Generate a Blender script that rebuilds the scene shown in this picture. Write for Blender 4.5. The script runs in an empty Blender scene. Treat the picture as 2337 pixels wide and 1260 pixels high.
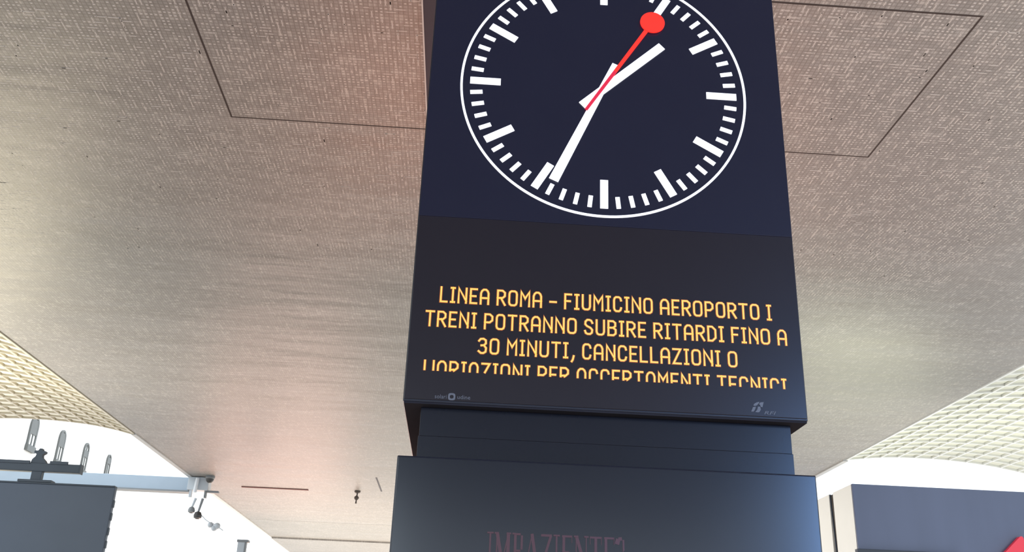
import bpy, bmesh, math, random
from mathutils import Vector, Matrix
random.seed(7)
C = bpy.context.scene.collection
SC = bpy.context.scene
EYE = 1.6                                   # camera height above the floor; z below is given from the eye

# ------------------------------------------------------------------ camera
cam = bpy.data.cameras.new('camera'); cam_o = bpy.data.objects.new('camera', cam); C.objects.link(cam_o)
cam.sensor_width = 36.0
cam.lens = 2169.8 / 2337 * 36.0
cam.clip_end = 500
Rv = Vector((0.9974959, -0.06069242, 0.03630934)); Uv = Vector((-0.05689183, -0.38359543, 0.92174718)); Fv = Vector((0.04201497, 0.92150473, 0.38608777))
cam_o.matrix_world = Matrix(((Rv.x, Uv.x, -Fv.x, 0), (Rv.y, Uv.y, -Fv.y, 0), (Rv.z, Uv.z, -Fv.z, EYE), (0, 0, 0, 1)))
SC.camera = cam_o
SC.view_settings.view_transform = 'Standard'
SC.view_settings.look = 'None'
SC.view_settings.gamma = 1.0
SC.view_settings.use_curve_mapping = False
SC.view_settings.exposure = 0.0

# ------------------------------------------------------------------ sky and lights
w = bpy.data.worlds.new('sky'); SC.world = w; w.use_nodes = True
bg = w.node_tree.nodes['Background']
bg.inputs['Color'].default_value = (0.80, 0.90, 1.0, 1); bg.inputs['Strength'].default_value = 1.9

def area(name, loc, target, sx, sy, power, col, spread=180):
    l = bpy.data.lights.new(name, 'AREA'); l.shape = 'RECTANGLE'; l.size = sx; l.size_y = sy; l.energy = power; l.color = col
    l.spread = math.radians(spread)
    o = bpy.data.objects.new(name, l); C.objects.link(o); o.location = loc
    o.rotation_euler = (Vector(target) - Vector(loc)).to_track_quat('-Z', 'Y').to_euler()
    return o
area('ceiling_fill', (2.2, 2.0, 0.3), (2.2, 2.0, 9), 12, 14, 190, (1.0, 0.925, 0.85))  # unseen upward fill near the floor, added to brighten the ceiling
area('far_ceiling_fill', (-1.0, 38.0, 0.3), (-1.0, 38.0, 9), 14, 24, 2500, (1.0, 0.90, 0.76))  # added warm fill, lifts the far end of the ceiling from below
area('right_ceiling_fill', (5.6, 9.5, 0.4), (5.4, 9.0, 9), 4, 6, 70, (1.0, 0.97, 0.92), 120)  # extra fill put in to raise the right side of the ceiling
area('red_tint_fill', (1.1, 12.0, 1.0), (1.0, 5.4, 5.8), 6.4, 2.0, 42, (1.0, 0.24, 0.08), 75)  # unseen red source, added to tint the ceiling around the tower
area('pink_tint_fill', (-6.0, 31.0, 1.0), (-4.0, 23, 5.8), 4.5, 4.0, 95, (1.0, 0.42, 0.30), 110)  # pink source out of view, added to colour the far left ceiling
area('warm_tint_fill', (-9.6, 17.0, 1.4), (-6.0, 10.5, 6), 2.5, 2.0, 75, (1.0, 0.88, 0.60), 100)  # added warm source out of view, makes the glow on the left ceiling
area('warm_tint_fill', (8.5, 19.5, 1.4), (4.6, 12.5, 6), 3.0, 2.0, 55, (0.98, 1.0, 0.68), 110)  # right-hand counterpart, likewise added to warm the ceiling
area('soffit_fill', (-10.2, 14.5, 0.3), (-10.0, 14.5, 6), 4, 9, 230, (1.0, 0.97, 0.86), 100)  # fill added beneath the left lattice soffit to brighten it
area('soffit_fill', (10.6, 14.5, 0.3), (10.4, 14.5, 6), 4, 9, 110, (1.0, 1.0, 0.93), 110)  # same added fill under the right soffit
area('blue_reflection_fill', (6.9, -8.0, 3.7), (0.8, 3.2, 2.7), 2.2, 3.4, 62, (0.24, 0.48, 1.0), 50)  # added behind the camera for the blue reflection at the display's right edge
area('grey_reflection_fill', (-2.2, -9.0, 2.9), (0.2, 3.2, 2.2), 1.8, 2.6, 8, (0.75, 0.9, 1.0), 50)  # added behind the camera for a grey reflection at the lower left
area('kiosk_side_fill', (-3.0, 16.0, 2.0), (5.0, 13.0, 2.2), 2.5, 2.5, 50, (1.0, 0.97, 0.92), 60)  # unseen fill added to brighten the cream side of the kiosk
SUN = bpy.data.lights.new('sun', 'SUN'); SUN.energy = 3.5; SUN.angle = 0.05
so = bpy.data.objects.new('sun', SUN); C.objects.link(so); so.rotation_euler = (math.radians(-20), math.radians(38), 0)

# ------------------------------------------------------------------ materials
def mat(name, col, rough=0.5, metal=0.0, emit=None, estr=0.0, coat=0.0, spec=0.5):
    m = bpy.data.materials.new(name); m.use_nodes = True
    b = m.node_tree.nodes['Principled BSDF']
    b.inputs['Base Color'].default_value = (*col, 1); b.inputs['Roughness'].default_value = rough
    b.inputs['Metallic'].default_value = metal; b.inputs['Specular IOR Level'].default_value = spec
    b.inputs['Coat Weight'].default_value = coat
    if emit:
        b.inputs['Emission Color'].default_value = (*emit, 1); b.inputs['Emission Strength'].default_value = estr
    return m
def noisy(m, scale, amount, bump=0.0, stretch=(1, 1, 1), detail=4):
    """fine procedural variation of colour, roughness and relief"""
    nt = m.node_tree; N = nt.nodes; L = nt.links; b = N['Principled BSDF']
    tc = N.new('ShaderNodeTexCoord'); mp = N.new('ShaderNodeMapping'); mp.inputs['Scale'].default_value = stretch
    no = N.new('ShaderNodeTexNoise'); no.inputs['Scale'].default_value = scale; no.inputs['Detail'].default_value = detail
    L.new(tc.outputs['Object'], mp.inputs['Vector']); L.new(mp.outputs[0], no.inputs['Vector'])
    col = b.inputs['Base Color'].default_value[:]
    mx = N.new('ShaderNodeMix'); mx.data_type = 'RGBA'
    mx.inputs['A'].default_value = (*[c * (1 - amount) for c in col[:3]], 1); mx.inputs['B'].default_value = (*[min(1, c * (1 + amount)) for c in col[:3]], 1)
    L.new(no.outputs['Fac'], mx.inputs['Factor']); L.new(mx.outputs['Result'], b.inputs['Base Color'])
    if bump:
        bu = N.new('ShaderNodeBump'); bu.inputs['Strength'].default_value = bump; bu.inputs['Distance'].default_value = 0.01
        L.new(no.outputs['Fac'], bu.inputs['Height']); L.new(bu.outputs[0], b.inputs['Normal'])
    return m

def ceiling_material():
    m = mat('mosaic_ceiling', (0.4, 0.35, 0.32), 0.42, 0.0)
    nt = m.node_tree; N = nt.nodes; L = nt.links; b = N['Principled BSDF']
    tc = N.new('ShaderNodeTexCoord')
    sn = N.new('ShaderNodeVectorMath'); sn.operation = 'SNAP'; sn.inputs[1].default_value = (0.017, 0.034, 10)
    L.new(tc.outputs['Object'], sn.inputs[0])
    wn = N.new('ShaderNodeTexWhiteNoise'); wn.noise_dimensions = '3D'; L.new(sn.outputs[0], wn.inputs['Vector'])
    # long dashes along x and along y
    sx = N.new('ShaderNodeVectorMath'); sx.operation = 'SNAP'; sx.inputs[1].default_value = (0.136, 0.034, 10); L.new(tc.outputs['Object'], sx.inputs[0])
    wx = N.new('ShaderNodeTexWhiteNoise'); L.new(sx.outputs[0], wx.inputs['Vector'])
    sy = N.new('ShaderNodeVectorMath'); sy.operation = 'SNAP'; sy.inputs[1].default_value = (0.034, 0.136, 10); L.new(tc.outputs['Object'], sy.inputs[0])
    wy = N.new('ShaderNodeTexWhiteNoise'); L.new(sy.outputs[0], wy.inputs['Vector'])
    a1 = N.new('ShaderNodeMath'); a1.operation = 'ADD'; L.new(wx.outputs['Value'], a1.inputs[0]); L.new(wy.outputs['Value'], a1.inputs[1])
    a2 = N.new('ShaderNodeMath'); a2.operation = 'MULTIPLY_ADD'; L.new(wn.outputs['Value'], a2.inputs[0]); a2.inputs[1].default_value = 2.0; L.new(a1.outputs[0], a2.inputs[2])
    rp = N.new('ShaderNodeValToRGB'); cr = rp.color_ramp
    cr.elements[0].position = 0.10; cr.elements[0].color = (0.262, 0.242, 0.222, 1)
    cr.elements[1].position = 0.95; cr.elements[1].color = (0.455, 0.422, 0.39, 1)
    e = cr.elements.new(0.62); e.color = (0.310, 0.286, 0.264, 1)
    dv = N.new('ShaderNodeMath'); dv.operation = 'DIVIDE'; dv.inputs[1].default_value = 4.0; L.new(a2.outputs[0], dv.inputs[0])
    L.new(dv.outputs[0], rp.inputs['Fac'])
    # grid joints between the tesserae
    br = N.new('ShaderNodeTexBrick'); br.offset = 0.0; br.inputs['Scale'].default_value = 1.0
    br.inputs['Brick Width'].default_value = 0.034; br.inputs['Row Height'].default_value = 0.034; br.inputs['Mortar Size'].default_value = 0.004
    br.inputs['Color1'].default_value = (1, 1, 1, 1); br.inputs['Color2'].default_value = (1, 1, 1, 1); br.inputs['Mortar'].default_value = (0.70, 0.68, 0.66, 1)
    L.new(tc.outputs['Object'], br.inputs['Vector'])
    mu = N.new('ShaderNodeMix'); mu.data_type = 'RGBA'; mu.blend_type = 'MULTIPLY'; mu.inputs['Factor'].default_value = 1
    L.new(rp.outputs['Color'], mu.inputs['A']); L.new(br.outputs['Color'], mu.inputs['B'])
    # broad uneven tone of the old enamel
    no = N.new('ShaderNodeTexNoise'); no.inputs['Scale'].default_value = 0.7; no.inputs['Detail'].default_value = 5; L.new(tc.outputs['Object'], no.inputs['Vector'])
    tr = N.new('ShaderNodeMapRange'); tr.inputs['To Min'].default_value = 0.88; tr.inputs['To Max'].default_value = 1.12; L.new(no.outputs['Fac'], tr.inputs['Value'])
    m2 = N.new('ShaderNodeVectorMath'); m2.operation = 'SCALE'; L.new(mu.outputs['Result'], m2.inputs[0]); L.new(tr.outputs[0], m2.inputs['Scale'])
    L.new(m2.outputs[0], b.inputs['Base Color'])
    # relief: tesserae plus long shallow unevenness across the hall
    mp = N.new('ShaderNodeMapping'); mp.inputs['Scale'].default_value = (0.45, 1.6, 1); L.new(tc.outputs['Object'], mp.inputs['Vector'])
    n2 = N.new('ShaderNodeTexNoise'); n2.inputs['Scale'].default_value = 1.0; n2.inputs['Detail'].default_value = 3; L.new(mp.outputs[0], n2.inputs['Vector'])
    b1 = N.new('ShaderNodeBump'); b1.inputs['Strength'].default_value = 0.35; b1.inputs['Distance'].default_value = 0.085; L.new(n2.outputs['Fac'], b1.inputs['Height'])
    b2 = N.new('ShaderNodeBump'); b2.inputs['Strength'].default_value = 0.25; b2.inputs['Distance'].default_value = 0.003
    L.new(wn.outputs['Value'], b2.inputs['Height']); L.new(b1.outputs[0], b2.inputs['Normal']); L.new(b2.outputs[0], b.inputs['Normal'])
    return m

M = {}
M['ceiling'] = ceiling_material()
M['tessera'] = mat('pale_glazed_tessera', (0.56, 0.52, 0.48), 0.45)
M['joint'] = mat('dark_joint', (0.05, 0.035, 0.03), 0.9)
M['edge'] = noisy(mat('edge_trim', (0.55, 0.54, 0.52), 0.4), 3, 0.1)
M['rust'] = noisy(mat('rust_strip', (0.16, 0.05, 0.04), 0.6), 8, 0.3)
M['floor'] = noisy(mat('floor_stone', (0.50, 0.46, 0.42), 0.30), 2, 0.15)
M['housing'] = noisy(mat('navy_housing', (0.012, 0.014, 0.026), 0.3), 5, 0.12)
M['under'] = noisy(mat('underside_metal', (0.030, 0.028, 0.034), 0.8, spec=0.02), 5, 0.15)
M['panel'] = noisy(mat('led_panel_glass', (0.009, 0.008, 0.012), 0.25, emit=(0.26, 0.19, 0.27), estr=0.026, spec=0.4), 6, 0.1)
M['clock'] = noisy(mat('clock_panel_glass', (0.009, 0.009, 0.014), 0.25, emit=(0.10, 0.115, 0.46), estr=0.038, spec=0.4), 6, 0.1)
M['neck'] = noisy(mat('column_cladding', (0.008, 0.009, 0.016), 0.20, spec=0.4), 4, 0.12)
M['screen'] = noisy(mat('dark_screen_glass', (0.007, 0.009, 0.017), 0.18, spec=0.5), 4, 0.1)
M['white_led'] = mat('white_led', (0.8, 0.8, 0.8), 0.5, emit=(0.93, 0.93, 1.0), estr=1.05)
M['dim_led'] = mat('dial_glow_led', (0.3, 0.3, 0.4), 0.5, emit=(0.62, 0.62, 0.92), estr=0.38)
M['red_led'] = mat('red_led', (0.5, 0.02, 0.01), 0.5, emit=(0.84, 0.022, 0.012), estr=1.0)
M['crimson_led'] = mat('crimson_led', (0.4, 0.01, 0.03), 0.5, emit=(0.55, 0.01, 0.04), estr=0.95)
M['amber'] = mat('amber_led', (0.5, 0.3, 0.05), 0.5, emit=(1.0, 0.53, 0.125), estr=1.0)
M['amber_bleed'] = mat('amber_led_bleed', (0.3, 0.1, 0.02), 0.5, emit=(0.60, 0.13, 0.012), estr=0.42)  # LED bleed painted as a dim orange halo round each stroke
M['crimson_print'] = mat('faint_crimson_letters', (0.035, 0.012, 0.018), 0.35, emit=(0.11, 0.028, 0.042), estr=0.33)
M['grey_print'] = mat('grey_print', (0.13, 0.13, 0.15), 0.5)
M['plate'] = noisy(mat('ceiling_plate', (0.045, 0.045, 0.062), 0.55, spec=0.2), 4, 0.1)
M['lattice_cell'] = mat('lattice_cell', (0.92, 0.89, 0.76), 0.35)
M['lattice_rib'] = noisy(mat('lattice_rib', (0.60, 0.54, 0.42), 0.4), 3, 0.1)
M['white_rib'] = noisy(mat('white_lattice_rib', (0.86, 0.87, 0.84), 0.3), 3, 0.05)
M['white_cell'] = mat('white_lattice_cell', (0.70, 0.71, 0.58), 0.35)
M['beam'] = noisy(mat('blue_grey_beam', (0.40, 0.47, 0.53), 0.5), 2, 0.08)
M['lightmetal'] = noisy(mat('pale_metal', (0.60, 0.64, 0.66), 0.4), 3, 0.08)
M['whitemetal'] = mat('white_metal', (0.9, 0.92, 0.92), 0.4)
M['midgrey'] = noisy(mat('mid_grey_metal', (0.25, 0.26, 0.26), 0.45), 5, 0.1)
M['darkgrey'] = mat('dark_grey_metal', (0.06, 0.055, 0.05), 0.4)
M['sign'] = noisy(mat('slate_board', (0.095, 0.115, 0.145), 0.42), 1.5, 0.12)
M['signrail'] = noisy(mat('slate_rail', (0.065, 0.080, 0.095), 0.45), 3, 0.12)
M['kiosk'] = noisy(mat('kiosk_glossy_blue_grey', (0.10, 0.125, 0.215), 0.24), 1.2, 0.18, stretch=(1.6, 1, 0.25))
M['kioskdark'] = mat('kiosk_dark_ledge', (0.03, 0.04, 0.06), 0.4)
M['cream'] = noisy(mat('cream_cladding', (0.90, 0.87, 0.80), 0.4), 1.2, 0.10)
M['gap'] = noisy(mat('brown_gap', (0.11, 0.085, 0.07), 0.6), 4, 0.2)
M['redsign'] = mat('red_emblem', (0.62, 0.03, 0.06), 0.4, emit=(0.75, 0.03, 0.06), estr=0.35)
M['facade'] = noisy(mat('white_render', (0.92, 0.92, 0.90), 0.8), 0.5, 0.03)
M['winframe'] = noisy(mat('grey_window_frame', (0.11, 0.115, 0.11), 0.5), 4, 0.1)
M['winpane'] = mat('pale_window_pane', (0.85, 0.87, 0.86), 0.1)

# ------------------------------------------------------------------ helpers
def V(x, y, z): return Vector((x, y, z + EYE))
def link(name, bm, m, parent=None, mats=None):
    me = bpy.data.meshes.new(name); bm.normal_update(); bm.to_mesh(me); bm.free()
    for k in (mats or [m]): me.materials.append(k)
    o = bpy.data.objects.new(name, me); C.objects.link(o)
    if parent is not None:
        o.parent = parent; o.matrix_parent_inverse = parent.matrix_world.inverted()
    return o
def tag(o, label=None, cat=None, group=None, kind=None):
    if label: o['label'] = label
    if cat: o['category'] = cat
    if group: o['group'] = group
    if kind: o['kind'] = kind
    return o
def thing(name, loc, label, cat, group=None):
    o = bpy.data.objects.new(name, None); o.empty_display_size = 0.1; C.objects.link(o)
    o.location = loc; o.matrix_world = Matrix.Translation(loc)
    return tag(o, label, cat, group)
def abox(bm, x0, x1, y0, y1, z0, z1, bev=0.0, mi=0):
    """axis-aligned box, z measured from the eye"""
    vs = [bm.verts.new(V(x, y, z)) for z in (z0, z1) for y in (y0, y1) for x in (x0, x1)]
    fs = [bm.faces.new([vs[i] for i in f]) for f in ((0, 2, 3, 1), (4, 5, 7, 6), (0, 1, 5, 4), (2, 6, 7, 3), (0, 4, 6, 2), (1, 3, 7, 5))]
    for f in fs: f.material_index = mi
    if bev: bmesh.ops.bevel(bm, geom=list({e for f in fs for e in f.edges}), offset=bev, segments=2, affect='EDGES', profile=0.5)
    return bm
def box(name, x0, x1, y0, y1, z0, z1, m, parent=None, bev=0.0):
    return link(name, abox(bmesh.new(), x0, x1, y0, y1, z0, z1, bev), m, parent)
def cyl(bm, p0, p1, r0, r1=None, seg=14):
    r1 = r0 if r1 is None else r1
    p0, p1 = Vector(p0), Vector(p1); d = p1 - p0
    q = d.to_track_quat('Z', 'Y').to_matrix().to_4x4()
    bmesh.ops.create_cone(bm, cap_ends=True, segments=seg, radius1=r0, radius2=r1, depth=d.length, matrix=Matrix.Translation((p0 + p1) / 2) @ q)
    return bm
def lathe(bm, c, prof, seg=20):
    """turned about the vertical through c; prof = [(radius, z)]"""
    rings = [[bm.verts.new(Vector(c) + Vector((r * math.cos(2 * math.pi * k / seg), r * math.sin(2 * math.pi * k / seg), z))) for k in range(seg)] for r, z in prof]
    for a, b in zip(rings, rings[1:]):
        for k in range(seg): bm.faces.new((a[k], a[(k + 1) % seg], b[(k + 1) % seg], b[k]))
    bm.faces.new(rings[0][::-1]); bm.faces.new(rings[-1])
    return bm
def slab_poly(bm, pts, y0, y1, mi=0):
    """polygon in the x-z plane (z from the eye) given thickness from y0 (front) to y1"""
    a = [bm.verts.new(V(x, y0, z)) for x, z in pts]; b = [bm.verts.new(V(x, y1, z)) for x, z in pts]
    fs = [bm.faces.new(a)] + [bm.faces.new(b[::-1])]
    n = len(pts)
    for k in range(n): fs.append(bm.faces.new((a[k], b[k], b[(k + 1) % n], a[(k + 1) % n])))
    for f in fs: f.material_index = mi
    bmesh.ops.recalc_face_normals(bm, faces=fs)
    return bm

# ------------------------------------------------------------------ the setting
HC = 4.20
XL, XR, YA, YB = -2.074, 3.330, 5.040, 6.937       # access panel in the ceiling
EL, ER = -6.585, 7.642                              # edges of the slab
floor = box('floor', -30, 30, -24, 70, -1.75, -1.6, M['floor']); tag(floor, 'pale polished stone floor of the station hall', kind='structure')

ceiling = box('ceiling', EL + 0.02, ER - 0.02, -24, 60, HC + 0.10, HC + 0.45, M['joint'])
tag(ceiling, 'flat pinkish grey mosaic ceiling slab over the hall', kind='structure')
bm = bmesh.new()
xs = (EL, XL, XR, ER); ys = (-24, YA, YB, 30.98)
for i in range(3):
    for j in range(3):
        if i == 1 and j == 1: continue
        abox(bm, xs[i], xs[i + 1], ys[j], ys[j + 1], HC, HC + 0.10)
link('mosaic_panel', bm, M['ceiling'], ceiling)
g = 0.008
for nm, a in (('long', (XL - g, XL + g, YA - g, YB + g)), ('long', (XR - g, XR + g, YA - g, YB + g)), ('cross', (XL + g, XR - g, YA - g, YA + g)), ('cross', (XL + g, XR - g, YB - g, YB + g))):
    box('joint_strip', a[0], a[1], a[2], a[3], HC - 0.0015, HC + 0.05, M['joint'], ceiling)
box('access_panel', XL + g, XR - g, YA + g, YB - g, HC - 0.001, HC + 0.09, M['ceiling'], ceiling)
box('mosaic_panel', EL, ER, 31.0, 35.29, HC, HC + 0.10, M['ceiling'], ceiling)
box('mosaic_panel', EL, ER, 35.30, 60, HC - 0.05, HC + 0.10, M['ceiling'], ceiling)
# raised pale tesserae that catch the light on the nearer part of the ceiling
import numpy as np
rs = np.random.RandomState(3)
vv, ff = [], []; seen = set()
P = 0.034
for _ in range(24000):
    y = 4.6 + 5.5 * rs.rand() ** 1.4; x = -5.2 + 10.4 * rs.rand()
    x = round(x / P) * P + P * .5; y = round(y / P) * P + P * .5
    if abs(x - XL) < .03 or abs(x - XR) < .03 or abs(y - YA) < .03 or abs(y - YB) < .03: continue
    if (round(x / P, 1), round(y / P, 1)) in seen: continue
    seen.add((round(x / P, 1), round(y / P, 1)))
    k = rs.rand(); n = 1 + int(rs.rand() * 2.2)
    a, b_ = (0.0085, 0.007) if k < .78 else ((0.007 + P * .5 * n, 0.0045) if k < .86 else (0.0045, 0.007 + P * .5 * n))
    z0, z1 = HC + 0.002 + EYE, HC - 0.0012 + EYE
    i0 = len(vv)
    vv += [(x - a, y - b_, z0), (x + a, y - b_, z0), (x + a, y + b_, z0), (x - a, y + b_, z0)]
    a2, b2 = a * .8, b_ * .8
    vv += [(x - a2, y - b2, z1), (x + a2, y - b2, z1), (x + a2, y + b2, z1), (x - a2, y + b2, z1)]
    ff += [(i0 + 4, i0 + 7, i0 + 6, i0 + 5)] + [(i0 + q, i0 + q + 4, i0 + (q + 1) % 4 + 4, i0 + (q + 1) % 4) for q in range(4)]
me = bpy.data.meshes.new('tesserae'); me.from_pydata(vv, [], ff); me.materials.append(M['tessera'])
tes = bpy.data.objects.new('tesserae', me); C.objects.link(tes); tes.parent = ceiling; tes['kind'] = 'stuff'
box('seam_strip', -5.6, -3.90, 25.0, 25.10, HC - 0.02, HC + 0.02, M['rust'], ceiling)
box('seam_strip', -2.02, -1.98, 22.9, 24.8, HC - 0.004, HC + 0.02, M['plate'], ceiling)
# trims along the slab edges
t1 = box('trim_1', EL - 0.10, EL, 19.4, 60, HC - 0.02, HC + 0.16, M['edge']); tag(t1, 'pale metal trim along the far left edge of the ceiling slab', kind='structure')
t2 = box('trim_2', ER, ER + 0.10, 18.6, 60, HC - 0.02, HC + 0.16, M['edge']); tag(t2, 'pale metal trim along the far right edge of the ceiling slab', kind='structure')

# curved lattice soffits at both sides
def curve_fn(pts):
    """smooth (Catmull-Rom) profile z(x) through pts"""
    def f(x):
        s = pts if pts[0][0] < pts[-1][0] else pts[::-1]
        for i in range(len(s) - 1):
            if x <= s[i + 1][0] or i == len(s) - 2:
                p1, p2 = s[i], s[i + 1]; p0 = s[max(0, i - 1)]; p3 = s[min(len(s) - 1, i + 2)]
                t = (x - p1[0]) / (p2[0] - p1[0])
                m1 = (p2[1] - p0[1]) / (p2[0] - p0[0]) * (p2[0] - p1[0]); m2 = (p3[1] - p1[1]) / (p3[0] - p1[0]) * (p2[0] - p1[0])
                return (2*t**3 - 3*t*t + 1) * p1[1] + (t**3 - 2*t*t + t) * m1 + (-2*t**3 + 3*t*t) * p2[1] + (t**3 - t*t) * m2
    return f
def soffit(name, label, x0, sgn, pts, ncol, pitch, ystart, yend, rib_w, rib_h, m_rib, m_cell, m_rib2=None, y_white=99):
    f = curve_fn(pts)
    root = thing(name, V(x0, yend, f(x0)), label, 'soffit')
    root['kind'] = 'structure'; del root['category']
    X = [x0 + sgn * pitch * i for i in range(ncol + 1)]
    nrow = int(round((yend - ystart) / pitch)); Y = [yend - pitch * j for j in range(nrow + 1)]
    # backing sheet that carries the ribs
    bm = bmesh.new(); cols = []
    for x in X: cols.append([bm.verts.new(V(x, y, f(x) + dz)) for dz in (0.045, 0.085) for y in (Y[0], Y[-1])])
    for a, b in zip(cols, cols[1:]):
        bm.faces.new((a[0], a[1], b[1], b[0])); bm.faces.new((a[2], b[2], b[3], a[3])); bm.faces.new((a[0], b[0], b[2], a[2])); bm.faces.new((a[1], a[3], b[3], b[1]))
    bmesh.ops.recalc_face_normals(bm, faces=bm.faces[:])
    link('backing_sheet', bm, m_rib, root)
    # long ribs
    for i, x in enumerate(X):
        z = f(x); r = box('long_rib', x - rib_w / 2, x + rib_w / 2, Y[-1], Y[0], z - rib_h * .5, z + 0.05, m_rib2 or m_rib, root)
    # cross ribs follow the curve
    mesh = {}
    for j, y in enumerate(Y):
        if j and j * pitch > 13: break
        mr = m_rib2 if (m_rib2 and y > y_white) else m_rib
        if mr.name not in mesh:
            bm = bmesh.new(); prev = None
            n = ncol * 2
            for k in range(n + 1):
                x = x0 + sgn * pitch * ncol * k / n; z = f(x)
                q = [bm.verts.new(V(x, yy, zz)) for yy, zz in ((yend - rib_w / 2, z - rib_h * .5), (yend + rib_w / 2, z - rib_h * .5), (yend + rib_w / 2, z + .05), (yend - rib_w / 2, z + .05))]
                if prev:
                    for c in range(4): bm.faces.new((prev[c], prev[(c + 1) % 4], q[(c + 1) % 4], q[c]))
                else: bm.faces.new(q)
                prev = q
            bm.faces.new(prev[::-1]); bmesh.ops.recalc_face_normals(bm, faces=bm.faces[:])
            o = link('cross_rib', bm, mr, root); mesh[mr.name] = o
            o.location.y += y - yend
        else:
            o = mesh[mr.name].copy(); C.objects.link(o); o.location = mesh[mr.name].location.copy()
            o.location.y = (y - yend) + base_y[mr.name]
        if len(mesh) and mr.name not in base_y: base_y[mr.name] = o.location.y - (y - yend)
    # cells: pillowed panels between the ribs
    cells = []
    for j in range(nrow):
        for i in range(ncol):
            xc = (X[i] + X[i + 1]) / 2; yc = (Y[j] + Y[j + 1]) / 2
            cells.append((xc, yc))
    def in_view(x, y):
        p = Vector((x, y, 4.3)); d = p.dot(Fv)
        u = 1168.5 + 2169.8 * p.dot(Rv) / d; v = 630 - 2169.8 * p.dot(Uv) / d
        return -40 < u < 2377 and v > 0
    cells = [c for c in cells if in_view(*c)]
    cells.sort(key=lambda c: c[1])
    hw = pitch / 2 - rib_w / 2
    def cell_mesh(bm, org, slope):
        g0 = [(-hw, -hw), (hw, -hw), (hw, hw), (-hw, hw)]; k = .72
        up = [bm.verts.new(org + Vector((a, b, 0.045 + a * slope))) for a, b in g0]
        dn = [bm.verts.new(org + Vector((a * k, b * k, 0.012 + a * k * slope))) for a, b in g0]
        bm.faces.new(dn[::-1]); bm.faces.new(up)
        for c in range(4): bm.faces.new((up[c], dn[c], dn[(c + 1) % 4], up[(c + 1) % 4]))
    base = {}
    for n_, (x, y) in enumerate(cells[:300]):
        key = round(x, 3)
        if key not in base:
            bm = bmesh.new(); sl = (f(x + .05) - f(x - .05)) / .1
            cell_mesh(bm, Vector((0, 0, 0)), sl); bmesh.ops.recalc_face_normals(bm, faces=bm.faces[:])
            me = bpy.data.meshes.new('lattice_panel'); bm.to_mesh(me); bm.free(); me.materials.append(m_cell); base[key] = me
        o = bpy.data.objects.new('lattice_panel', base[key]); C.objects.link(o); o.parent = root
        o.matrix_parent_inverse = root.matrix_world.inverted(); o.location = V(x, y, f(x))
    if cells[300:]:
        bm = bmesh.new()
        for x, y in cells[300:]: cell_mesh(bm, V(x, y, f(x)), (f(x + .05) - f(x - .05)) / .1)
        bmesh.ops.recalc_face_normals(bm, faces=bm.faces[:])
        o = link('lattice_panels', bm, m_cell, root); o['kind'] = 'stuff'
    return root
base_y = {}
soffit('ceiling_left', 'curved cream lattice soffit beyond the left edge of the mosaic ceiling', EL - 0.06, -1,
       [(EL - .06, 4.21), (-7.1, 4.31), (-7.65, 4.39), (-8.54, 4.44), (-9.41, 4.42), (-10.8, 4.25), (-12.3, 4.05)], 15, 0.33, 10.0, 19.5, 0.045, 0.03, M['lattice_rib'], M['lattice_cell'])
base_y = {}
soffit('ceiling_right', 'curved pale lattice soffit beyond the right edge of the mosaic ceiling', ER + 0.06, 1,
       [(ER + .06, 4.21), (8.32, 4.285), (8.86, 4.315), (9.68, 4.31), (10.57, 4.24), (11.34, 4.115), (12.2, 3.93), (13.0, 3.75)], 15, 0.35, 9.5, 18.55, 0.035, 0.03, M['white_rib'], M['white_cell'])

# ------------------------------------------------------------------ the clock display tower
DX0, DX1, DY, DB = -0.2105, 1.1895, 3.159, 0.839
DT = 2.86
tower = thing('clock_display', V(0.49, 3.6, DB), 'tall dark navy double display with a round station clock above amber message lines', 'clock display')
bm = bmesh.new()
abox(bm, DX0, DX1, DY + 0.004, DY + 0.98, DB + 0.004, DT, 0.004)
link('housing', bm, M['housing'], tower)
box('underside_plate', DX0 + 0.004, DX1 - 0.004, DY + 0.006, DY + 0.975, DB - 0.002, DB + 0.004, M['under'], tower)
SEAM = 1.545
clock = box('clock_panel', DX0 + 0.004, DX1 - 0.004, DY - 0.001, DY + 0.006, SEAM + 0.0004, DT - 0.004, M['clock'], tower, 0.0015)
textp = box('message_panel', DX0 + 0.004, DX1 - 0.004, DY - 0.001, DY + 0.006, DB + 0.012, SEAM - 0.0004, M['panel'], tower, 0.0015)
CX, CZ, RR, RM = 0.4785, 2.146, 0.5625, 0.529
YF = DY - 0.001
def rect(bm, cx, cz, ang, r0, r1, wid0, wid1, yf, th=0.003, mi=0):
    """a bar from radius r0 to r1 along clock angle ang (radians, clockwise from 12)"""
    d = Vector((math.sin(ang), math.cos(ang))); n = Vector((d.y, -d.x)); c = Vector((cx, cz))
    pts = [c + d * r0 - n * wid0 / 2, c + d * r0 + n * wid0 / 2, c + d * r1 + n * wid1 / 2, c + d * r1 - n * wid1 / 2]
    return slab_poly(bm, [(p.x, p.y) for p in pts], yf - th, yf, mi)
bm = bmesh.new(); n = 160; rings = []
for k in range(n):
    a = 2 * math.pi * k / n
    rings.append([bm.verts.new(V(CX + r * math.sin(a), y, CZ + r * math.cos(a))) for r, y in ((RR - .0045, YF), (RR - .0045, YF - .003), (RR + .0045, YF - .003), (RR + .0045, YF))])
for k in range(n):
    a, b = rings[k], rings[(k + 1) % n]
    for c in range(3): bm.faces.new((a[c], a[c + 1], b[c + 1], b[c]))
bmesh.ops.recalc_face_normals(bm, faces=bm.faces[:])
link('dial_ring', bm, M['white_led'], clock)
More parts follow.
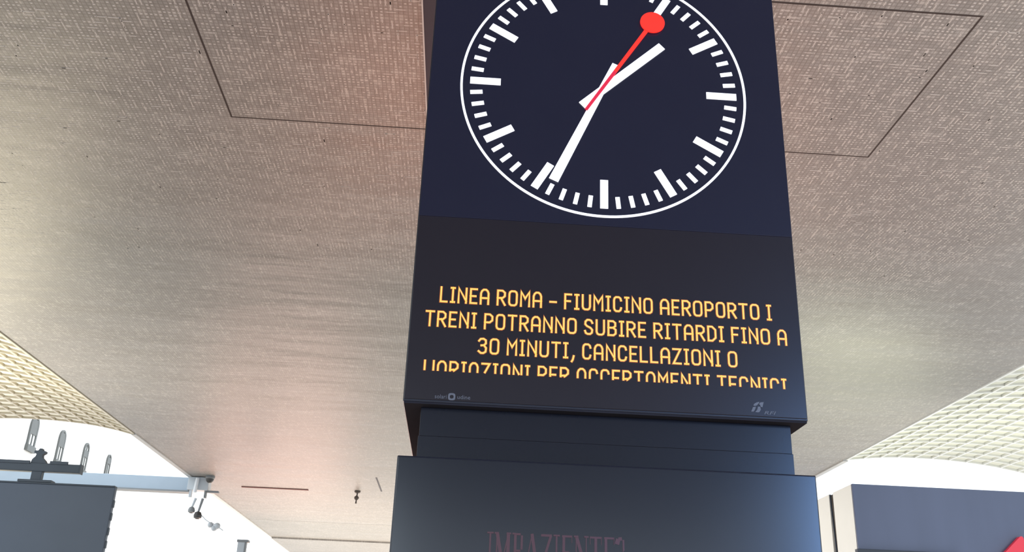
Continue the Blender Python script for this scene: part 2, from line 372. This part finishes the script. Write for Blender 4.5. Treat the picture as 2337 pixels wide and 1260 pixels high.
for k in range(60):
    a = math.radians(6 * k); bm = bmesh.new()
    if k % 5 == 0:
        rect(bm, CX, CZ, a, RM - .120, RM, .030, .030, YF); link('hour_mark', bm, M['white_led'], clock)
    else:
        rect(bm, CX, CZ, a, RM - .048, RM, .0165, .0165, YF); link('minute_mark', bm, M['white_led'], clock)
def hand(name, tail, tip, w0, w1, yf, m, parent):
    d = Vector(tip) - Vector(tail); ang = math.atan2(d.x, d.y); bm = bmesh.new()
    rect(bm, tail[0], tail[1], ang, 0, d.length, w0, w1, yf); return link(name, bm, m, parent)
hand('hour_hand', (0.391, 2.062), (0.714, 2.366), .034, .036, YF - .002, M['white_led'], clock)
hand('minute_hand', (0.524, 2.262), (0.286, 1.722), .026, .038, YF - .004, M['white_led'], clock)
sh = hand('second_hand', (0.407, 2.040), (0.668, 2.462), .012, .018, YF - .006, M['red_led'], clock)
hand('tail_section', (0.4065, 2.039), (0.522, 2.226), .0125, .0135, YF - .0075, M['crimson_led'], sh)
bm = bmesh.new(); pts = [(0.677 + .0505 * math.cos(2 * math.pi * k / 48), 2.4765 + .0505 * math.sin(2 * math.pi * k / 48)) for k in range(48)]
slab_poly(bm, pts, YF - .011, YF - .006); link('disc', bm, M['red_led'], sh)

# lettering: LED strokes on a unit box, v up
rnd = [(0.0, .2), (.08, .07), (.28, 0), (.72, 0), (.92, .07), (1, .2), (1, .8), (.92, .93), (.72, 1), (.28, 1), (.08, .93), (0, .8), (0, .2)]
GL = {
 'A': (.60, [[(0, 0), (0, .74), (.12, .90), (.34, 1), (.66, 1), (.88, .90), (1, .74), (1, 0)], [(0, .40), (1, .40)]]),
 'B': (.58, [[(0, 0), (0, 1), (.65, 1), (.95, .88), (.95, .65), (.65, .53), (0, .53)], [(.65, .53), (1, .40), (1, .13), (.7, 0), (0, 0)]]),
 'C': (.57, [[(1, .78), (.92, .92), (.70, 1), (.28, 1), (.08, .92), (0, .78), (0, .22), (.08, .08), (.28, 0), (.70, 0), (.92, .08), (1, .22)]]),
 'D': (.58, [[(0, 0), (0, 1), (.55, 1), (1, .78), (1, .22), (.55, 0), (0, 0)]]),
 'E': (.50, [[(1, 1), (0, 1), (0, 0), (1, 0)], [(0, .50), (.82, .50)]]),
 'F': (.50, [[(1, 1), (0, 1), (0, 0)], [(0, .52), (.82, .52)]]),
 'I': (.33, [[(0, 1), (1, 1)], [(.5, 1), (.5, 0)], [(0, 0), (1, 0)]]),
 'L': (.50, [[(0, 1), (0, 0), (1, 0)]]),
 'M': (.64, [[(0, 0), (0, 1), (.5, .52), (1, 1), (1, 0)]]),
 'N': (.60, [[(0, 0), (0, 1), (1, .12)], [(1, 1), (1, 0)]]),
 'O': (.60, [rnd]), '0': (.60, [rnd]),
 'P': (.57, [[(0, 0), (0, 1), (.65, 1), (1, .85), (1, .58), (.65, .43), (0, .43)]]),
 'R': (.58, [[(0, 0), (0, 1), (.65, 1), (.98, .86), (.98, .62), (.65, .47), (0, .47)], [(.45, .47), (1, 0)]]),
 'S': (.57, [[(1, .80), (.85, .95), (.6, 1), (.3, 1), (.05, .88), (.02, .68), (.25, .56), (.75, .44), (1, .30), (.95, .10), (.7, 0), (.35, 0), (.1, .06), (0, .2)]]),
 'T': (.58, [[(0, 1), (1, 1)], [(.5, 1), (.5, 0)]]),
 'U': (.59, [[(0, 1), (0, .2), (.1, .06), (.3, 0), (.7, 0), (.9, .06), (1, .2), (1, 1)]]),
 'V': (.66, [[(0, 1), (0, .40), (.5, 0), (1, .40), (1, 1)]]),
 'Z': (.57, [[(0, 1), (1, 1), (0, 0), (1, 0)]]),
 '3': (.57, [[(0, .85), (.2, .98), (.6, 1), (.92, .9), (.95, .68), (.7, .55), (.35, .53)], [(.7, .53), (1, .36), (.95, .1), (.65, 0), (.3, 0), (0, .12)]]),
 '-': (.48, [[(0, .40), (1, .40)]]),
 ',': (.26, [[(1, .12), (.6, -.12), (.1, -.24)]]),
}
def ribbon(bm, pts, wd, y0, y1, mi, cap=0.0):
    P_ = [Vector(p) for p in pts]
    closed = (P_[0] - P_[-1]).length < 1e-6
    if closed: P_ = P_[:-1]
    n = len(P_)
    if n < 2: return
    L_, R_ = [], []
    for i in range(n):
        a = P_[i - 1] if (i or closed) else None; b = P_[(i + 1) % n] if (i < n - 1 or closed) else None
        d1 = (P_[i] - a).normalized() if a is not None else None; d2 = (b - P_[i]).normalized() if b is not None else None
        p = P_[i].copy()
        if d1 is None: d1 = d2; p -= d2 * cap
        if d2 is None: d2 = d1; p += d1 * cap
        t = (d1 + d2)
        t = t.normalized() if t.length > 1e-4 else d1
        nn = Vector((-t.y, t.x)); c = max(.42, nn.dot(Vector((-d1.y, d1.x))))
        L_.append(p + nn * wd / 2 / c); R_.append(p - nn * wd / 2 / c)
    rows = [[bm.verts.new(V(q.x, y, q.y)) for q, y in ((L_[i], y1), (L_[i], y0), (R_[i], y0), (R_[i], y1))] for i in range(n)]
    m_ = n if closed else n - 1
    for i in range(m_):
        a, b = rows[i], rows[(i + 1) % n]
        for c in range(3):
            f = bm.faces.new((a[c], b[c], b[c + 1], a[c + 1])); f.material_index = mi
    if not closed:
        f = bm.faces.new(rows[0]); f.material_index = mi; f = bm.faces.new(rows[-1][::-1]); f.material_index = mi
def clip_low(pts, t):
    """keep the pieces of a polyline with v >= t"""
    out, cur = [], []
    for a, b in zip(pts, pts[1:]):
        ia, ib = a[1] >= t, b[1] >= t
        if ia and not cur: cur = [a]
        if ia and ib: cur.append(b)
        elif ia != ib:
            k = (t - a[1]) / (b[1] - a[1]); q = (a[0] + (b[0] - a[0]) * k, t)
            if ia: cur.append(q); out.append(cur); cur = []
            else: cur = [q, b]
    if len(cur) > 1: out.append(cur)
    return out
def line(text, x0, x1, zt, h, clip=None):
    s = .140; gap = .125; space = .43
    tot = 0; items = []
    for k, ch in enumerate(text):
        if ch == ' ': tot += space - gap; continue
        items.append((ch, tot)); tot += GL[ch][0] + gap
    tot -= gap; kx = (x1 - x0) / tot
    for ch, off in items:
        wd, strokes = GL[ch]; bm = bmesh.new()
        for st in strokes:
            for part in ([st] if clip is None else clip_low(st, clip)):
                pts = [(x0 + (off + s / 2 + u * (wd - s)) * kx, zt - h + h * (s / 2 + v * (1 - s))) for u, v in part]
                if len(pts) < 2: continue
                ribbon(bm, pts, s * h * 1.12, YF - .0008, YF + .001, 1, s * h * .5)  # wider ribbon behind the core, paints the LED bleed
                ribbon(bm, pts, s * h * .60, YF - .0020, YF - .0008, 0, s * h * .42)
        bmesh.ops.recalc_face_normals(bm, faces=bm.faces[:])
        link('letter', bm, None, textp, [M['amber'], M['amber_bleed']])
line('LINEA ROMA - FIUMICINO AEROPORTO I', -0.110, 1.0865, 1.268, .0625)
line('TRENI POTRANNO SUBIRE RITARDI FINO A', -0.156, 1.1355, 1.175, .0615)
line('30 MINUTI, CANCELLAZIONI O', 0.034, 0.9515, 1.083, .0610)
line('VARIAZIONI PER ACCERTAMENTI TECNICI', -0.149, 1.1215, 0.992, .0610, clip=.42)

# small printed marks at the foot of the display
def word(name, text, x0, x1, zb, h, yf, m, parent, label=None, shear=0.0):
    cu = bpy.data.curves.new(name, 'FONT'); cu.body = text; cu.extrude = 0.0006; cu.shear = shear; cu.resolution_u = 2
    tmp = bpy.data.objects.new(name, cu); C.objects.link(tmp)
    dg = bpy.context.evaluated_depsgraph_get(); me = bpy.data.meshes.new_from_object(tmp.evaluated_get(dg))
    C.objects.unlink(tmp); bpy.data.objects.remove(tmp); bpy.data.curves.remove(cu)
    xs_ = [v.co.x for v in me.vertices]; ys_ = [v.co.y for v in me.vertices]
    ax, bx, ay, by = min(xs_), max(xs_), min(ys_), max(ys_)
    for v in me.vertices:
        x, y, z = v.co
        v.co = V(x0 + (x - ax) / (bx - ax) * (x1 - x0), yf - z, zb + (y - ay) / (by - ay) * h)
    me.materials.clear(); me.materials.append(m); me.name = name
    o = bpy.data.objects.new(name, me); C.objects.link(o); o.parent = parent; o.matrix_parent_inverse = parent.matrix_world.inverted()
    if label: o['label'] = label
    return o
word('wordmark', 'solari', -0.103, -0.063, 0.8565, .0140, YF - .001, M['grey_print'], textp, 'small grey maker lettering')
word('wordmark', 'udine', -0.026, 0.018, 0.8575, .0140, YF - .001, M['grey_print'], textp, 'small grey maker lettering')
bm = bmesh.new(); q = []
sq = lambda r, e: [(-0.0455 + r * (abs(math.cos(a)) ** e) * (1 if math.cos(a) >= 0 else -1), 0.8645 + r * (abs(math.sin(a)) ** e) * (1 if math.sin(a) >= 0 else -1)) for a in [2 * math.pi * k / 24 + .13 for k in range(24)]]
A_, B_ = sq(.0125, .6), sq(.0065, .8)
ra = [[bm.verts.new(V(x, yy, z)) for (x, z) in s_] for s_, yy in ((A_, YF + .001), (A_, YF - .0015), (B_, YF - .0015), (B_, YF + .001))]
for a, b in zip(ra, ra[1:]):
    for k in range(24): bm.faces.new((a[k], a[(k + 1) % 24], b[(k + 1) % 24], b[k]))
bmesh.ops.recalc_face_normals(bm, faces=bm.faces[:]); link('ring_mark', bm, M['grey_print'], textp)
# italic two-part railway emblem and letters
def em(name, pts):
    # pts in pixels of an 18x enlargement whose frame starts at (1690, 900)
    bm = bmesh.new(); s_ = 1 / 612.0
    o = [(0.989 + (px / 18 - 22) * s_ * .80, 0.9330 - (py / 18) * (1 / 565.0) * .82) for px, py in pts]
    slab_poly(bm, o, YF - .0015, YF + .001); return link(name, bm, M['grey_print'], textp)
em('emblem_stroke', [(520, 550), (560, 480), (680, 410), (830, 375), (790, 440), (700, 530), (600, 570)])
em('emblem_stroke', [(800, 470), (860, 400), (1030, 380), (990, 500), (960, 610), (880, 600), (850, 530)])
em('emblem_stroke', [(400, 820), (500, 620), (640, 600), (600, 700), (520, 820)])
em('emblem_stroke', [(590, 840), (700, 720), (740, 590), (850, 590), (870, 720), (800, 820), (720, 845)])
word('wordmark', 'RFI', 1.034, 1.076, 0.8590, .0120, YF - .001, M['grey_print'], textp, 'small grey italic operator lettering', shear=.3)

# column that carries the display
col = thing('column', V(0.49, 3.7, -1.6), 'dark slate clad column directly below the clock display', 'column'); col['kind'] = 'structure'; del col['category']
box('cladding_collar', -0.1490, 1.1410, 3.2085, 4.00, 0.7374, 0.8365, M['neck'], col, 0.0008)
box('cladding_panel', -0.1520, 1.1440, 3.208, 4.00, 0.10, 0.7370, M['neck'], col, 0.0008)
box('column_core', -0.10, 1.09, 3.25, 3.98, -1.6, 0.10, M['neck'], col)
box('column_core', -0.10, 1.09, 3.25, 3.98, DT, HC - 0.02, M['neck'], col)
box('ceiling_plate', -0.437, 1.42, 3.2, 6.9, HC - 0.022, HC + 0.004, M['plate'], col)
box('edge_bead', -0.447, -0.437, 3.2, 6.9, HC - 0.026, HC + 0.004, M['edge'], col)

# lower screen
scr = thing('advertising_screen', V(0.49, 3.6, -1.6), 'wide dark blue screen cabinet standing below the clock display, faint crimson lettering', 'screen')
box('cabinet', -0.2115, 1.1895, 3.134, 3.206, -1.45, 0.6515, M['housing'], scr, 0.004)
box('cabinet_side', -0.2115, -0.156, 3.207, 4.05, -1.45, 0.6415, M['housing'], scr, 0.003)
box('cabinet_side', 1.148, 1.1895, 3.207, 4.05, -1.45, 0.6415, M['housing'], scr, 0.003)
box('plinth', -0.19, 1.17, 3.16, 3.206, -1.6, -1.44, M['under'], scr)
glass = box('screen_glass', -0.2065, 1.1845, 3.129, 3.136, -1.2, 0.6465, M['screen'], scr, 0.0015)
def serif(text, x0, x1, zt, h):
    SG = {'I': (.42, [((.5, 0), (.5, 1), .30)], [(0, 1, 1), (0, 1, 0)]),
          'M': (1.1, [((.15, 0), (.15, 1), .08), ((.15, 1), (.5, .1), .22), ((.5, .1), (.83, 1), .07), ((.83, 0), (.83, 1), .22)], [(0, .25, 1), (0, .3, 0), (.72, 1, 1), (.68, 1, 0)]),
          'P': (.78, [((.27, 0), (.27, 1), .24), ((.27, .97), (.72, .97), .06), ((.82, .94), (.82, .52), .20), ((.27, .48), (.72, .48), .06)], [(0, .3, 1), (0, .55, 0)]),
          'A': (.95, [((.10, 0), (.48, 1), .07), ((.48, 1), (.86, 0), .24), ((.22, .32), (.7, .32), .06)], [(0, .25, 0), (.66, 1, 0)]),
          'Z': (.80, [((.05, .97), (.95, .97), .07), ((.88, .97), (.12, .03), .22), ((.05, .03), (.95, .03), .07)], []),
          'E': (.80, [((.25, 0), (.25, 1), .24), ((.1, .97), (.92, .97), .06), ((.25, .5), (.7, .5), .06), ((.1, .03), (.95, .03), .06), ((.92, 1), (.92, .78), .05)], []),
          'N': (.98, [((.16, 0), (.16, 1), .07), ((.16, 1), (.84, 0), .24), ((.84, 0), (.84, 1), .07)], [(0, .3, 1), (0, .3, 0), (.7, 1, 1)]),
          'T': (.82, [((.5, 0), (.5, 1), .24), ((.03, .97), (.97, .97), .06), ((.04, 1), (.04, .76), .05), ((.96, 1), (.96, .76), .05)], [(.28, .72, 0)]),
          '?': (.62, [((.1, .80), (.25, .96), .14), ((.25, .96), (.65, .97), .10), ((.8, .94), (.82, .62), .22), ((.8, .62), (.48, .40), .12), ((.48, .42), (.48, .24), .08), ((.48, .12), (.48, 0), .2)], [])}
    tot = sum(SG[c][0] + .07 for c in text) - .07; kx = (x1 - x0) / tot; off = 0
    for c in text:
        wd, st, se = SG[c]; bm = bmesh.new()
        for n_, (a, b, t) in enumerate(st):
            ribbon(bm, [(x0 + (off + a[0] * wd) * kx, zt - h + a[1] * h), (x0 + (off + b[0] * wd) * kx, zt - h + b[1] * h)], t * kx * wd * .9 if abs(a[1] - b[1]) > .2 else h * t, 3.1275 - .0002 * n_, 3.1295, 0)
        for u0, u1, v in se:
            zc = zt - h + v * h + (h * .02 if v == 0 else -h * .02)
            ribbon(bm, [(x0 + (off + u0 * wd) * kx, zc), (x0 + (off + u1 * wd) * kx, zc)], h * .05, 3.1262, 3.1295, 0)
        bmesh.ops.recalc_face_normals(bm, faces=bm.faces[:])
        link('letter', bm, M['crimson_print'], glass); off += wd + .07
serif('IMPAZIENTE?', 0.096, 0.541, 0.418, .105)

# ------------------------------------------------------------------ left: beam, lamps, board
bmo = thing('cross_beam', V(-9.5, 24.1, 4.0), 'pale blue grey horizontal beam crossing the bright opening at left', 'beam')
box('beam_web', -12.4, -6.64, 24.0, 24.25, 3.86, 4.185, M['beam'], bmo, 0.01)
box('lower_flange', -12.4, -6.62, 23.96, 24.29, 3.825, 3.862, M['midgrey'], bmo)
box('beam_post', -11.32, -11.12, 24.02, 24.23, -1.6, 3.825, M['lightmetal'], bmo)
bk = thing('fixture_bracket', V(-6.4, 24.1, 4.1), 'pale metal bracket with white tube where the beam meets the ceiling edge', 'bracket')
box('bracket_body', -6.66, -6.16, 23.9, 24.2, 3.875, 4.19, M['lightmetal'], bk, 0.01)
bm = cyl(bmesh.new(), V(-6.42, 23.84, 4.15), V(-6.44, 23.84, 3.80), 0.045); link('white_tube', bm, M['whitemetal'], bk)
box('side_arm', -6.18, -5.90, 23.95, 24.05, 3.83, 3.88, M['midgrey'], bk, 0.005)
bm = abox(bmesh.new(), -6.24, -6.19, 23.95, 24.05, 3.70, 3.875); link('side_arm', bm, M['midgrey'], bk)
box('side_arm', -6.60, -6.54, 23.93, 24.03, 3.70, 3.875, M['lightmetal'], bk, 0.005)
def spot(x, z, zt, r, m, label):
    t = thing('hanging_spotlight', V(x, 24.0, z), label, 'spotlight', 'small spotlights hanging at the end of the beam')
    bm = cyl(bmesh.new(), V(x + .06, 24.0, zt), V(x, 24.0, z + r * .8), .035, .025); link('stem', bm, M['lightmetal'] if r < .09 else M['midgrey'], t)
    bm = bmesh.new(); lathe(bm, V(x, 24.0, z), [(.02, r), (r * .7, r * .75), (r, 0), (r * .9, -r * .6), (r * .5, -r * .75)]); link('lamp_head', bm, m, t)
    bm = bmesh.new(); lathe(bm, V(x, 24.0, z - r * .75), [(r * .5, .001), (r * .45, -r * .12)]); link('lens', bm, M['darkgrey'], t)
    return t
spot(-6.49, 3.40, 3.69, .085, M['midgrey'], 'paler spotlight of the pair hanging under the bracket, its stem shorter')
spot(-6.32, 3.28, 3.69, .10, M['darkgrey'], 'darker spotlight of the pair hanging lowest under the bracket')
# small camera on a slack cable
hc = thing('hanging_camera', V(-5.88, 24.0, 3.05), 'faint grey twin camera cluster hanging on a slack cable right of the spotlights', 'camera')
for k, (dx, dz, r) in enumerate(((-.10, .02, .07), (.06, .0, .08), (0, -.05, .075))):
    bm = bmesh.new(); bmesh.ops.create_uvsphere(bm, u_segments=14, v_segments=9, radius=r, matrix=Matrix.Translation(V(-5.88 + dx, 24.0, 3.05 + dz))); link('camera_ball', bm, M['lightmetal'], hc)
prev = V(-6.22, 24.0, 3.28); bm = bmesh.new()
for p in (V(-6.12, 24, 3.19), V(-6.0, 24, 3.12), V(-5.88, 24, 3.09), V(-5.74, 24, 3.0), V(-5.66, 24, 2.95)):
    cyl(bm, prev, p, .010, seg=6); prev = p
link('cable', bm, M['lightmetal'], hc)
# dome camera at the ceiling edge
dc = thing('dome_camera', V(-6.12, 24.3, HC), 'small dark dome camera fixed to the ceiling edge above the bracket', 'camera')
bm = bmesh.new(); lathe(bm, V(-6.10, 23.75, HC), [(.11, .0), (.115, -.05), (.10, -.07)]); link('mount', bm, M['midgrey'], dc)
bm = bmesh.new(); lathe(bm, V(-6.10, 23.75, HC - .07), [(.095, 0), (.085, -.05), (.05, -.09), (.015, -.10)]); link('dome', bm, M['darkgrey'], dc)
# small sprinkler hanging from the ceiling
sp = thing('ceiling_sprinkler', V(-2.62, 24.9, HC), 'small dark sprinkler hanging from the ceiling just left of the display tower', 'sprinkler')
bm = bmesh.new(); lathe(bm, V(-2.62, 24.9, HC), [(.075, .0), (.08, -.03), (.05, -.055)]); link('ceiling_rose', bm, M['gap'], sp)
bm = cyl(bmesh.new(), V(-2.62, 24.9, HC - .05), V(-2.625, 24.9, HC - .14), .018); link('stem', bm, M['gap'], sp)
bm = bmesh.new(); lathe(bm, V(-2.63, 24.9, HC - .18), [(.02, .06), (.055, .03), (.06, -.01), (.03, -.05)]); link('body', bm, M['gap'], sp)
bm = cyl(bmesh.new(), V(-2.63, 24.9, HC - .22), V(-2.635, 24.9, HC - .32), .014, .022); link('nozzle', bm, M['gap'], sp)
# grey post
ps = thing('signal_post', V(-5.15, 24.1, -1.6), 'plain grey post rising in the white opening beside the ceiling edge', 'post')
bm = bmesh.new(); abox(bm, -5.27, -5.09, 24.0, 24.16, -1.6, 2.74, .01); link('shaft', bm, M['lightmetal'], ps)
box('post_cap', -5.29, -5.02, 23.98, 24.18, 2.70, 2.76, M['midgrey'], ps, 0.005)
box('side_rib', -5.10, -5.06, 23.98, 24.1, -1.6, 2.70, M['midgrey'], ps)

# board
bd = thing('information_board', V(-4.75, 11.2, -1.6), 'large slate grey back of a freestanding board with a rail on top', 'board')
bm = bmesh.new(); abox(bm, -5.66, -3.850, 11.0, 11.07, -1.45, 1.775, .012); link('board_back', bm, M['sign'], bd)
box('top_edge', -5.66, -3.856, 10.99, 11.08, 1.768, 1.785, M['signrail'], bd, 0.003)
for z in (1.60, 1.46, 1.30, 1.16): box('hinge', -3.852, -3.838, 11.01, 11.05, z - .05, z + .03, M['signrail'], bd, 0.003)
box('base', -5.4, -4.1, 10.85, 11.25, -1.6, -1.45, M['signrail'], bd, 0.01)
box('foot_plate', -4.93, -4.56, 10.98, 11.10, 1.785, 1.812, M['signrail'], bd, 0.003)
box('neck_post', -4.805, -4.690, 11.0, 11.07, 1.81, 1.94, M['signrail'], bd, 0.006)
bm = bmesh.new(); abox(bm, -5.24, -4.282, 10.99, 11.08, 1.905, 2.0, .008); link('rail', bm, M['signrail'], bd)
box('rail_end_cap', -4.285, -4.272, 10.985, 11.085, 1.90, 2.005, M['signrail'], bd, 0.003)
box('rail_lip', -5.22, -4.84, 10.98, 11.0, 1.985, 2.02, M['signrail'], bd, 0.003)
box('rail_lip', -4.62, -4.42, 10.98, 11.0, 1.99, 2.025, M['signrail'], bd, 0.003)
bm = bmesh.new()
slab_poly(bm, [(-4.84, 2.0), (-4.83, 2.04), (-4.80, 2.075), (-4.795, 2.10), (-4.825, 2.115), (-4.82, 2.14), (-4.785, 2.14), (-4.77, 2.165), (-4.745, 2.165), (-4.735, 2.14), (-4.70, 2.135), (-4.70, 2.115), (-4.73, 2.095), (-4.725, 2.065), (-4.69, 2.035), (-4.665, 2.0)], 11.0, 11.06)
link('finial', bm, M['signrail'], bd)

# ------------------------------------------------------------------ right: kiosk block
kk = thing('kiosk', V(6.6, 12.8, -1.6), 'tall kiosk block with glossy blue grey front and cream side panels', 'kiosk')
KX = 5.015
bm = bmesh.new(); abox(bm, KX + .02, 8.6, 12.02, 14.2, -1.6, 2.40); link('core', bm, M['gap'], kk)
bm = bmesh.new(); abox(bm, KX, 8.62, 12.0, 12.03, 1.60, 2.412, .004); link('front_panel', bm, M['kiosk'], kk)
box('ledge', KX - .035, 6.3, 11.95, 12.03, 1.545, 1.597, M['kioskdark'], kk, 0.004)
box('lower_front_panel', KX + .01, 8.62, 12.004, 12.03, -1.45, 1.54, M['kiosk'], kk, 0.004)
box('side_panel', KX - .004, KX + .022, 12.035, 12.66, -1.55, 2.410, M['cream'], kk, 0.003)
box('side_panel', KX - .004, KX + .022, 12.80, 14.2, -1.55, 2.410, M['cream'], kk, 0.003)
cbl = bmesh.new(); pv = V(KX - .0, 12.76, 2.40)
for z in (2.2, 2.0, 1.8, 1.6, 1.4, 1.0, .2):
    p = V(KX - .002, 12.76 - .08 * min(1, (2.4 - z)), z); cyl(cbl, pv, p, .012, seg=6); pv = p
link('cable', cbl, M['kioskdark'], kk)
bm = bmesh.new()
slab_poly(bm, [(6.42, 1.24), (6.90, 1.665), (7.075, 1.822), (7.088, 1.834), (7.105, 1.838), (7.122, 1.832), (7.130, 1.815), (7.135, 1.22)], 11.93, 11.997)
e = link('emblem', bm, M['redsign'], kk); e['label'] = 'bright red slanted emblem'
bm = bmesh.new(); slab_poly(bm, [(7.137, 1.22), (7.132, 1.80), (7.175, 1.78), (7.185, 1.22)], 11.95, 11.997)
link('emblem_edge', bm, M['kioskdark'], kk)

# ------------------------------------------------------------------ white building outside at left
wl = thing('wall_left', V(-17, 40, -1.6), 'bright white rendered building wall with arched windows outside', 'wall'); wl['kind'] = 'structure'; del wl['category']
ZS = [6.95, 7.07, 7.22, 7.50, 7.55]; ZT = [8.28, 8.37, 8.45, 8.55, 8.7]; YW = [35.95, 38.62, 41.28, 44.1, 47.0]
box('render_wall', -16.6, -16.0, 20, 90, -1.6, 16, M['facade'], wl)
for k in range(4):
    y, zs, zt = YW[k], ZS[k], ZT[k]; hw = .33 - .03 * k
    wn = 'window_%d' % (k + 1)
    arch = [(y + hw * math.cos(a), zt - hw * 1.2 + hw * 1.2 * math.sin(a)) for a in [math.pi * q / 12 for q in range(13)]]
    outer = [(y + hw, zs)] + arch + [(y - hw, zs)]
    inner = [(y + (p - y) * .70, zs + .10 + (z - zs) * .86) for p, z in outer]
    bm = bmesh.new(); n = len(outer)
    rows = [[bm.verts.new(V(x, p, z)) for p, z in s_] for s_, x in ((outer, -16.0), (outer, -15.93), (inner, -15.93), (inner, -15.995))]
    for a, b in zip(rows, rows[1:]):
        for q in range(n): bm.faces.new((a[q], a[(q + 1) % n], b[(q + 1) % n], b[q]))
    bmesh.ops.recalc_face_normals(bm, faces=bm.faces[:])
    fr = link(wn, bm, M['winframe'], wl)
    bm = bmesh.new(); ps_ = [bm.verts.new(V(-15.97, p, z)) for p, z in inner]; bm.faces.new(ps_); link('pane', bm, M['winpane'], fr)
    bm = bmesh.new(); abox(bm, -15.985, -15.94, y - .03, y + .03, zs + .1, zt - .1); link('mullion', bm, M['winframe'], fr)
    bm = bmesh.new(); abox(bm, -15.985, -15.935, y - hw * .8, y + hw * .8, zs + .62, zs + (1.18 if k < 2 else .9)); link('transom_panel', bm, M['winframe'], fr)
    box('sill', -16.0, -15.88, y - hw * 1.1, y + hw * 1.1, zs - .02, zs + (.20 if k == 0 else .08), M['winframe'], fr)
